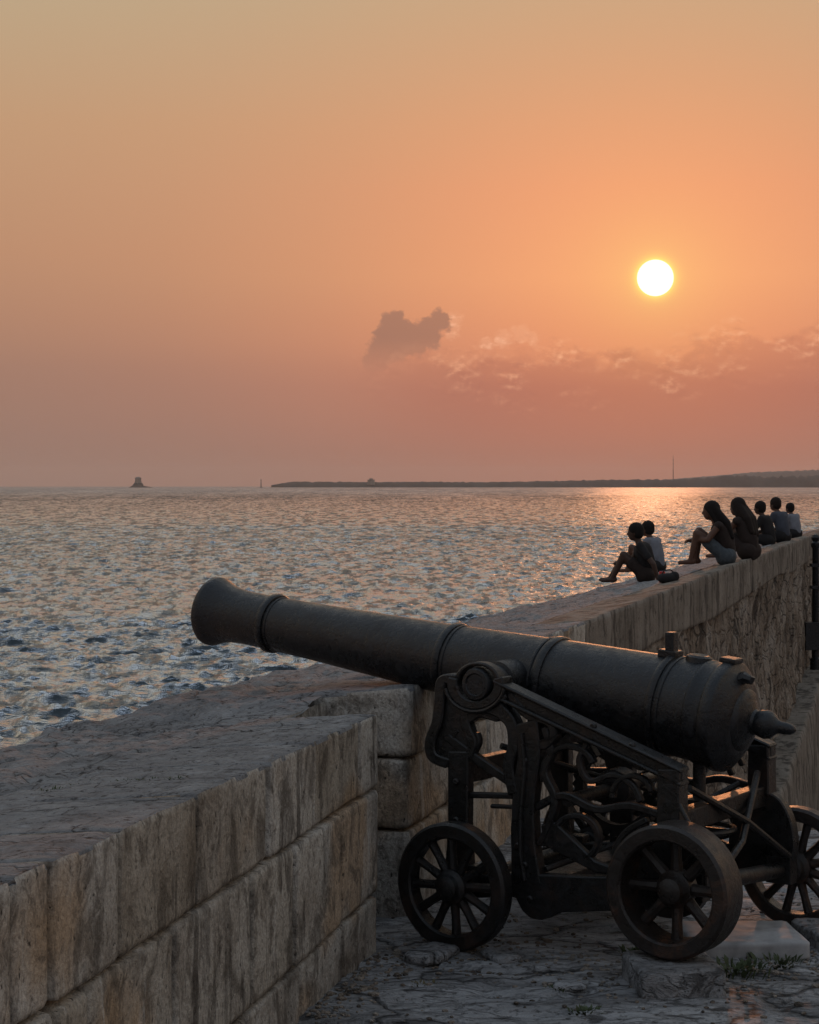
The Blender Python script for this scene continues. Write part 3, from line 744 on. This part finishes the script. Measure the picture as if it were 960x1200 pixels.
def ring_plate(cx, cy, r, th, half, a0=0, a1=360):
    q = np.linspace(rad(a0), rad(a1), 22)
    o = [(cx+r*math.cos(a), cy-r*math.sin(a)) for a in q]; i = [(cx+(r-th)*math.cos(a), cy-(r-th)*math.sin(a)) for a in q[::-1]]
    return o+i
plates('scroll', ring_plate(668, 905, 34, 7, .02, 20, 200), .018, IR)
plates('scroll', ring_plate(742, 932, 26, 6, .02, 10, 190), .018, IR)
plates('scroll', ring_plate(676, 982, 30, 7, .02, -60, 215), .018, IR)
plates('scroll', ring_plate(548, 868, 17, 5, .02, 120, 400), .018, IR)
for s in (1, -1):
    for pts in ([ck(563+35*math.cos(a), 800-33*math.sin(a)) for a in np.linspace(rad(190), rad(350), 14)], [ck(*p) for p in ((617,858),(621,900),(616,950),(616,1000),(621,1030))]):
        tobj('moulding', [(x, s*.478, z) for x, z in pts], .010, IR, can)
    for (px, py) in ((540,806),(596,816),(612,990),(620,890),(620,1012),(790,912),(788,950),(540,960),(540,915),(626,1052),(700,850),(745,873)):
        x, z = ck(px, py); y = s*.44+s*.046
        V, Fc = lathe([(0, .016), (.010, .016), (.016, .010)], 8, lambda t, a, b: (x+a, y-s*.02+s*t, z+b)); obj('rivet', pyd('rivet', V, Fc), IR, can)
# cross members
def cross(name, px, py, sx, sz, y=.43):
    x, z = ck(px, py); return local_box(name, (x, 0, z), (sx, 2*y, sz), IR, can)
cross('transom', 620, 1045, .14, .09); cross('transom', 788, 965, .07, .09); cross('transom', 540, 905, .06, .10); cross('transom', 618, 872, .05, .07)
x, z = ck(790, 1047); 
# elevating screw under the breech with its hand wheel
sx_ = .10
tobj('elevating_screw', [(sx_, 0, .42), (sx_, 0, .60), (sx_, 0, .805)], .028, IR, can, 12)
V, Fc = lathe([(.60,.03),(.605,.075),(.65,.08),(.66,.03)], 18, lambda t, a, b: (sx_+a, b, t)); obj('screw_nut', pyd('screw_nut', V, Fc), IR, can)
hw = tobj('hand_wheel', [(sx_+.15*math.cos(q), .15*math.sin(q), .52) for q in np.linspace(0, 2*math.pi, 24, endpoint=False)], .013, IR, can, 8, True)
for q in np.linspace(0, 2*math.pi, 4, endpoint=False):
    tobj('handle_spoke', [(sx_, 0, .52), (sx_+.15*math.cos(q), .15*math.sin(q), .52)], .010, IR, hw, 6)
tobj('stay_rod', [(.0, .30, .74), (-.08, -.10, .55), (-.14, -.40, .36)], .016, IR, can)
tobj('stay_rod', [(.0, -.38, .72), (-.10, .0, .48), (-.12, .32, .36)], .016, IR, can)
tobj('stay_rod', [(.86, .40, .86), (.60, .0, .70), (.42, -.38, .58)], .014, IR, can)
tobj('stay_rod', [(.62, .42, .35), (.34, 0, .48), (.1, -.40, .66)], .014, IR, can)
tobj('chain_hook', [(-.04,.47,.70),(-.10,.49,.62),(-.12,.49,.52),(-.07,.49,.46),(-.02,.49,.50)], .010, IR, can)
# toothed quadrant on the inner side
qv = []
for i in range(40):
    a = rad(200 + i*5.5); r = .22 if i % 2 else .205; qv.append((.50+r*math.cos(a), .66+r*math.sin(a)))
qv += [(.50+.165*math.cos(a), .66+.165*math.sin(a)) for a in [rad(200+39*5.5-j*9) for j in range(24)]]
obj('toothed_quadrant', plate_mesh(qv, -.02, .02, 0), IR, can)
V, Fc = lathe([(-.06,.05),(-.05,.085),(.05,.085),(.06,.05)], 18, lambda t, a, b: (.50+a, t, .66+b)); obj('quadrant_hub', pyd('quadrant_hub', V, Fc), IR, can)
tobj('quadrant_shaft', [(.50,-.44,.66),(.50,.44,.66)], .028, IR, can, 10)

def wheel(x, y, z, R, w, nsp, rimth, mat, hub_off=0.0, yaw=0.0, spr=.022, tiltx=0.0):
    """rim is the wheel mesh; hub and each spoke are its children; axle along local y"""
    V, Fc = lathe([(-w/2,R-rimth),(-w/2,R-.012),(-w/2+.012,R),(w/2-.012,R),(w/2,R-.012),(w/2,R-rimth),(w/2-.01,R-rimth-.008),(-w/2+.01,R-rimth-.008),(-w/2,R-rimth)], 56, lambda t, a, b: (a, t, b), False)
    wh = obj('wheel', pyd('wheel', V, Fc), mat, can, (x, y, z)); wh.rotation_euler = (tiltx, random.uniform(0, .4), yaw)
    for p in wh.data.polygons: p.use_smooth = True
    o = hub_off
    hw_ = max(.07, w*.45)
    V, Fc = lathe([(o-hw_,.03),(o-hw_,.048),(o-hw_*.7,.052),(o-.035,.075),(o+.035,.075),(o+hw_*.7,.055),(o+hw_,.050),(o+hw_+.012,.030),(o+hw_+.014,.0)], 24, lambda t, a, b: (a, t, b))
    obj('hub', pyd('hub', V, Fc), mat, wh)
    for i in range(nsp):
        q = 2*math.pi*i/nsp
        d = Vector((math.cos(q), 0, math.sin(q)))
        V, Fc = tube([d*.06+Vector((0,o,0)), d*(R*.5)+Vector((0,o*.9,0)), d*(R-rimth+.004)+Vector((0,o*.8,0))], spr, 8, rs=[spr*1.05, spr*.85, spr])
        obj('spoke', pyd('spoke', V, Fc), mat, wh)
    return wh
fx = .963
wheel(fx, .615, .272, .276, .085, 12, .062, IR)
wheel(fx, -.615, .272, .276, .085, 12, .062, IR)
wheel(-.088, .615, .385, .268, .165, 8, .058, M['iron_rust'], -.03, 0, .026)
wheel(-.088, -.615, .272, .272, .085, 12, .055, M['iron_rust'])
sweep_y([(-.62,.032),(.62,.032)], 'front_axle', IR, can, 12, (fx, .272))
tobj('rear_axle', [(-.088, -.62, .272), (-.088, .62, .385)], .036, IR, can, 12)
def bracket_to_axle(s, z): local_box('axle_block', (-.088, s*.44, z), (.12, .075, .12), IR, can)
bracket_to_axle(1, .37); bracket_to_axle(-1, .29)
for s in (1, -1): local_box('axle_block', (fx, s*.44, .285), (.11, .07, .10), IR, can)

# ------------------------------------------------------------------ stones by the cannon
def stone(name, c, s, rz, seed, mat, label=None, amp=.012, n=(18,16,8), rnd=.008, **kw):
    m = Matrix.Translation(Vector(c)) @ Matrix.Rotation(rz, 4, 'Z')
    g = lambda u, v, w: m @ Vector(((u-.5)*s[0], (v-.5)*s[1], (w-.5)*s[2]))
    me, ctr = block_mesh(name, g, n, amp, rnd, seed)
    return obj(name, me, mat, None, ctr, label=label, **kw)
x, y = gnd(790, 1122); rz = math.pi-PSI
cw = can.matrix_basis @ Vector((-.09, .63, 0))
stone('stone_block', (cw.x, cw.y-.02, .042), (.34, .36, .14), .10, 3.1, M['ground'], 'dark stone block wedged under the near rear cannon wheel', cat='stone')
x, y = gnd(872, 1122)
stone('stone_slab', (x+.03, y+.22, .018), (.50, .42, .085), .06, 8.2, M['cut_stone'], 'pale flat stone slab lying beside the right-hand wheel', cat='stone', amp=.008)
x, y = gnd(958, 1110)
stone('stone_block', (x+.16, y+.12, .02), (.40, .34, .10), .2, 14.2, M['ground'], 'low dark stone at the right edge below the far wheel', cat='stone')
x, y = gnd(520, 1118)
for (px, py, s, sd, lb) in ((506,1122,.10,1.,'small flat stone in front of the left wheel'),(588,1124,.08,2.,'small stone just right of the left wheel foot'),(668,1158,.055,3.,'loose pebble on the paving in the middle foreground')):
    x, y = gnd(px, py); stone('loose_stone', (x, y, s*.15), (s*2.4, s*1.5, s*.5), sd, sd*9, M['ground'], lb, cat='stone', amp=.02, n=(6,5,3))
# ------------------------------------------------------------------ weeds
def weed(px, py, h, r, nb, label, zsurf=None, mat='leaf', seed=0, xy=None):
    rg = random.Random(seed); bm = bmesh.new()
    if xy: x, y, z = xy
    else: (x, y), z = gnd(px, py), 0.0
    for i in range(nb):
        a = rg.uniform(0, 6.28); d = rg.uniform(0, r); L = h*rg.uniform(.5, 1.1); lean = rg.uniform(.2, 1.0)
        p0 = Vector((d*math.cos(a)*1.5, d*math.sin(a), -.01)); u = Vector((math.cos(a+rg.uniform(-.6,.6))*lean, math.sin(a)*lean, 1)).normalized()
        w = Vector((-u.y, u.x, 0)).normalized()*L*rg.uniform(.07, .16)
        p1 = p0+u*L*.55; p2 = p0+u*L*.9+Vector((u.x, u.y, -.5))*L*.25
        vs = [bm.verts.new(q) for q in (p0-w*.4, p0+w*.4, p1+w, p2, p1-w)]; bm.faces.new(vs)
    me = fromb(bm, 'weed'); return obj('weed', me, M[mat], None, (x, y, z), label=label, cat='weed', group='weeds in the paving')
weed(862, 1140, .075, .10, 90, 'leafy green weed at the corner of the dark stone block', seed=1)
weed(915, 1128, .055, .12, 80, 'leafy weed in front of the pale stone slab', seed=2)
weed(686, 1188, .05, .045, 60, 'small weed near the bottom edge of the paving', seed=3)
weed(655, 1160, .035, .035, 60, 'low dark weed in the middle of the paving', seed=4)
weed(498, 1156, .04, .05, 60, 'dry weed on the paving near the left wall end', mat='dry', seed=5)
weed(745, 1118, .055, .05, 60, 'weed against the rear wheel on its left side', seed=6)
for i, (px, py) in enumerate(((60,927),(95,922),(118,919),(150,917),(178,915),(210,914))):
    x, Y, h, t = hit(px, py); weed(0, 0, .032, .035, 46, ['leftmost','second','third','fourth','fifth','rightmost'][i]+' of the dark weed tufts along the crack on the parapet top', seed=10+i, xy=(x, Y, h), mat='leaf')

# grit and sand swept along the wall foot and round the wheels
rg = random.Random(21); gb = bmesh.new()
for i in range(1500):
    q = rg.random()
    if q < .45:
        Y = rg.uniform(4.5, 8.1); d = abs(rg.gauss(0, .10))+.012; x, y = inner(Y)+d*.97, Y-d*.24
    elif q < .75:
        wx, wy = rg.choice([(.19, 8.1), (1.1, 7.55), (.6, 7.8), (1.5, 7.9)]); x, y = wx+rg.gauss(0, .25), wy+rg.gauss(0, .18)
    else: x, y = rg.uniform(-.6, 2.4), rg.uniform(6.6, 9.2)
    if x < inner(min(y, 8.1))+.01: continue
    r = rg.uniform(.003, .011)*(1.6 if rg.random() < .08 else 1)
    m = Matrix.Translation((x, y, ground_h(x, y)+r*.3)) @ Matrix.Rotation(rg.uniform(0, 6.3), 4, 'Z') @ Matrix.Diagonal((r*1.4, r, r*.7, 1))
    bmesh.ops.create_icosphere(gb, subdivisions=1, radius=1.0, matrix=m)
obj('grit', fromb(gb, 'grit'), M['rubble'], kind='stuff', label='grit and small stone chips scattered over the paving', cat='grit')
# ------------------------------------------------------------------ people
def capsule(bm, a, b, ra, rb, n=10):
    a = Vector(a); b = Vector(b); d = b-a
    if d.length < 1e-5: d = Vector((0,0,1e-4))
    q = d.to_track_quat('Z', 'Y'); L = d.length
    prof2 = [(-ra*math.cos(t), ra*math.sin(t)) for t in (0.0, .5, 1.0, 1.4)] + [(L*.5, (ra+rb)/2)] + [(L+rb*math.sin(t), rb*math.cos(t)) for t in (.1, .55, 1.0, 1.5)]
    V, Fc = lathe(prof2, n)
    vs = [bm.verts.new(a + q @ Vector(v)) for v in V]
    for f in Fc:
        try: bm.faces.new([vs[i] for i in f])
        except ValueError: pass
def ellipsoid(bm, c, r, rot=None):
    m = Matrix.Translation(c) @ (rot.to_matrix().to_4x4() if rot else Matrix()) @ Matrix.Diagonal((r[0], r[1], r[2], 1))
    bmesh.ops.create_icosphere(bm, subdivisions=3, radius=1.0, matrix=m)
DG = []
def remesh(bm, name, voxel, mat, parent, sm=4):
    bmesh.ops.recalc_face_normals(bm, faces=bm.faces)
    me = bpy.data.meshes.new(name+'_raw'); bm.to_mesh(me); bm.free()
    o = bpy.data.objects.new(name+'_raw', me); COL.objects.link(o)
    r = o.modifiers.new('r', 'REMESH'); r.mode = 'VOXEL'; r.voxel_size = voxel
    s = o.modifiers.new('s', 'SMOOTH'); s.iterations = sm; s.factor = .5
    dg = bpy.context.evaluated_depsgraph_get(); ev = o.evaluated_get(dg)
    me2 = bpy.data.meshes.new_from_object(ev); me2.name = name
    bpy.data.objects.remove(o); bpy.data.meshes.remove(me)
    me2.materials.clear(); me2.polygons.foreach_set('use_smooth', [True]*len(me2.polygons))
    return obj(name, me2, mat, parent)
def person(px, py, face, scale, label, pose='knees', top='cloth_dark', bottom='cloth_dark', hair='hair', long_hair=False, skin='skin', turn=0.0, dx=0.0, sleeveless=False, lean=0.0):
    x, Y, h, t = hit(px, py)
    root = empty('person', (x+dx, Y, h-.015), face, label=label, cat='person', group='people sitting on the rampart')
    root.scale = (scale,)*3
    V = Vector
    def tl(p): return V((p[0]+lean*p[2], p[1], p[2]))     # forward lean of the trunk
    pel, wst, chs, nck = tl((0,0,.12)), tl((-.01,0,.29)), tl((.05,0,.46)), tl((.115,0,.585))
    hd = tl((.165,0,.705)) ; R = Matrix.Rotation(turn, 3, 'Z')
    if pose == 'knees':
        kn = [V((.38,.13,.42)), V((.36,-.12,.45))]; an = [V((.46,.12,.07)), V((.40,-.11,.07))]; hands = [V((.45,.05,.34)), V((.47,-.03,.32))]; elb = [V((.24,.24,.34)), V((.26,-.24,.33))]
    elif pose == 'cross':
        kn = [V((.36,.30,.16)), V((.36,-.30,.16))]; an = [V((.34,-.06,.06)), V((.42,.06,.07))]; hands = [V((.34,.08,.22)), V((.34,-.06,.22))]; elb = [V((.16,.25,.30)), V((.16,-.25,.30))]
    else:
        kn = [V((.30,.12,.40)), V((.34,-.12,.36))]; an = [V((.46,.10,.07)), V((.52,-.12,.07))]; hands = [V((-.22,.24,.02)), V((.40,-.14,.30))]; elb = [V((-.14,.26,.28)), V((.22,-.24,.34))]
    bm = bmesh.new()
    capsule(bm, pel, wst, .135, .11); capsule(bm, wst, chs, .11, .125)
    for s in (1, -1): capsule(bm, chs+V((0,.06*s,0)), wst+V((0,.05*s,0)), .10, .095)
    sh = [tl((.07,.175,.53)), tl((.07,-.175,.53))]
    capsule(bm, sh[0], sh[1], .058, .058); capsule(bm, chs, nck, .09, .05); capsule(bm, nck, hd, .048, .052)
    hr = lambda p: hd + R @ V(p)
    ellipsoid(bm, hr((.0,0,.035)), (.105,.084,.112)); ellipsoid(bm, hr((.03,0,-.03)), (.068,.058,.075))
    capsule(bm, hr((.092,0,.02)), hr((.112,0,-.012)), .011, .016, 8)                  # nose
    capsule(bm, hr((.088,-.02,-.045)), hr((.088,.02,-.045)), .010, .010, 8)           # lips
    for s in (1, -1):
        capsule(bm, hr((.082,.030*s,.045)), hr((.084,.014*s,.045)), .010, .010, 8)    # brow
        ellipsoid(bm, hr((-.005,.078*s,.012)), (.022,.010,.032))                       # ear
        i = 0 if s == 1 else 1
        capsule(bm, V((.0,.085*s,.12)), kn[i], .092, .060); capsule(bm, kn[i], an[i], .058, .038)
        toe = an[i] + V((.15,.01*s,-.035))
        capsule(bm, an[i]+V((-.03,0,-.02)), toe, .040, .028)
        capsule(bm, sh[i], elb[i], .050, .040); capsule(bm, elb[i], hands[i], .040, .026)
        d = (hands[i]-elb[i]).normalized(); sd = d.cross(V((0,0,1))).normalized()
        palm = hands[i]+d*.045; capsule(bm, hands[i]-sd*.018, palm-sd*.02, .018, .016, 8); capsule(bm, hands[i]+sd*.018, palm+sd*.02, .018, .016, 8)
        for kf, (o_, L_) in enumerate(((-.031,.060),(-.011,.072),(.011,.068),(.031,.052))):
            m1 = palm+sd*o_+d*L_*.5; capsule(bm, palm+sd*o_, m1, .0095, .009, 6); capsule(bm, m1, m1+d*L_*.35+V((0,0,-.025)), .009, .008, 6)
        th = hands[i]-sd*.03*s; capsule(bm, th, th-sd*.028*s+d*.04, .011, .009, 6)
    body = remesh(bm, 'body', .0125, M[skin], root, 3)
    # top
    bm = bmesh.new()
    capsule(bm, wst+V((0,0,-.12)), wst, .142, .125); capsule(bm, wst, chs, .125, .138)
    for s in (1, -1): capsule(bm, chs+V((0,.062*s,.01)), wst+V((0,.052*s,-.02)), .112, .108)
    capsule(bm, sh[0]*1.0, sh[1]*1.0, .066, .066)
    if not sleeveless:
        for i in (0, 1): capsule(bm, sh[i], sh[i].lerp(elb[i], .6), .064, .060)
    remesh(bm, 'shirt', .018, M[top], root, 3)
    bm = bmesh.new()
    capsule(bm, V((0,.06,.12)), V((0,-.06,.12)), .145, .145)
    for i, s in enumerate((1, -1)): capsule(bm, V((0,.085*s,.125)), V((0,.085*s,.12)).lerp(kn[i], .62), .106, .088)
    remesh(bm, 'shorts', .018, M[bottom], root, 3)
    bm = bmesh.new()
    ellipsoid(bm, hr((-.014,0,.056)), (.114,.098,.108)); ellipsoid(bm, hr((-.04,0,.01)), (.086,.090,.095))
    if long_hair:
        bk = tl((-.06,0,.36))
        for s in (-1, 0, 1):
            capsule(bm, hr((-.05,.045*s,.04)), tl((-.03,.070*s,.56)), .062, .062); capsule(bm, tl((-.03,.070*s,.56)), bk+V((-.035,.06*s,.02*s)), .062, .040)
        capsule(bm, hr((.01,.075,.02)), tl((.06,.10,.50)), .032, .030); capsule(bm, hr((.01,-.075,.02)), tl((.06,-.10,.50)), .032, .030)
    remesh(bm, 'hair', .014, M[hair], root, 2)
    return root
OUTW = math.atan2(.30, -.95)
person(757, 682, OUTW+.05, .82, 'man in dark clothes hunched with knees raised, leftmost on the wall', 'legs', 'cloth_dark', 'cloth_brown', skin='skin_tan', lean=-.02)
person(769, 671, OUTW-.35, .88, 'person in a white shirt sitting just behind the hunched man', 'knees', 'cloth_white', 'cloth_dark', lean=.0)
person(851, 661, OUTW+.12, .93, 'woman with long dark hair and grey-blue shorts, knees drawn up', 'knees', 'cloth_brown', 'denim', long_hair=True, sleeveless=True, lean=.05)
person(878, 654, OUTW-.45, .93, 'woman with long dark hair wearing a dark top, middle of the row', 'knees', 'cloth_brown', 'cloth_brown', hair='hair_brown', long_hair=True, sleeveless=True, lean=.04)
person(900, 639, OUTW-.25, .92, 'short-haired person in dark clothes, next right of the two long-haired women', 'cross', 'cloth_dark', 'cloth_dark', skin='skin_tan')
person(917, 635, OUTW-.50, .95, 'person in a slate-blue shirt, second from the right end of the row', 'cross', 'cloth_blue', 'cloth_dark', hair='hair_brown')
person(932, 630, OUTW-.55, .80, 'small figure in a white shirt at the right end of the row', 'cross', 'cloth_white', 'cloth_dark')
# bag and drink beside the hunched man
x, Y, h, t = hit(790, 682)
bm = bmesh.new(); ellipsoid(bm, (0,0,.07), (.15,.09,.085)); ellipsoid(bm, (.10,0,.10), (.07,.07,.08)); ellipsoid(bm, (-.06,.02,.08), (.09,.08,.07))
bag = empty('bag', (x-.05, Y+.1, h-.02), .3, label='dark bag lying on the wall behind the hunched man', cat='bag')
bag.scale = (.75, .75, .7)
remesh(bm, 'bag_body', .015, M['cloth_dark'], bag)
tobj('strap', [(-.10,0,.12),(-.04,.03,.19),(.05,.03,.20),(.11,0,.15)], .010, M['cloth_brown'], bag)
x, Y, h, t = hit(776, 683)
can_ = empty('drink_can', (x, Y, h), label='red drink can standing beside the dark bag', cat='can')
V, Fc = lathe([(0,.026),(.008,.033),(.115,.033),(.122,.027)], 16); obj('can_body', pyd('can_body', V, Fc), M['cloth_red'], can_)
V, Fc = lathe([(.122,.027),(.125,.026),(.121,.02)], 16); obj('can_lid', pyd('can_lid', V, Fc), M['cloth_white'], can_)
# ------------------------------------------------------------------ dark iron post at the right edge
Yp = 34.0; xp = inner(Yp)+.17
zb = -1.34
post = empty('iron_post', (xp, Yp, zb), label='dark iron post with a box, cut by the right edge of the picture', cat='post')
V, Fc = lathe([(0,.10),(.2,.10),(.23,.07),(2.2,.06),(2.24,.085),(2.30,.085),(2.33,.055),(2.40,.085),(2.45,.06),(2.47,.0)], 14); obj('pole', pyd('pole', V, Fc), M['iron'], post)
local_box('junction_box', (-.04, -.02, .62), (.34, .24, .50), M['iron'], post)
for hz in (1.5, 1.9): local_box('clamp', (0, 0, hz), (.19, .17, .06), M['iron'], post)

# ------------------------------------------------------------------ sea haze
hm = bpy.data.materials.new('haze'); hm.use_nodes = True; t = hm.node_tree; t.nodes.clear()
pv = t.nodes.new('ShaderNodeVolumePrincipled'); pv.inputs['Color'].default_value = (.95, .93, .92, 1); pv.inputs['Density'].default_value = 2.6e-5; pv.inputs['Anisotropy'].default_value = .3
ho = t.nodes.new('ShaderNodeOutputMaterial'); t.links.new(pv.outputs[0], ho.inputs['Volume'])
bm = bmesh.new(); box_bm(bm, (0, 8200, 75), (36000, 17400, 175))
obj('haze', fromb(bm, 'haze'), hm, kind='stuff')
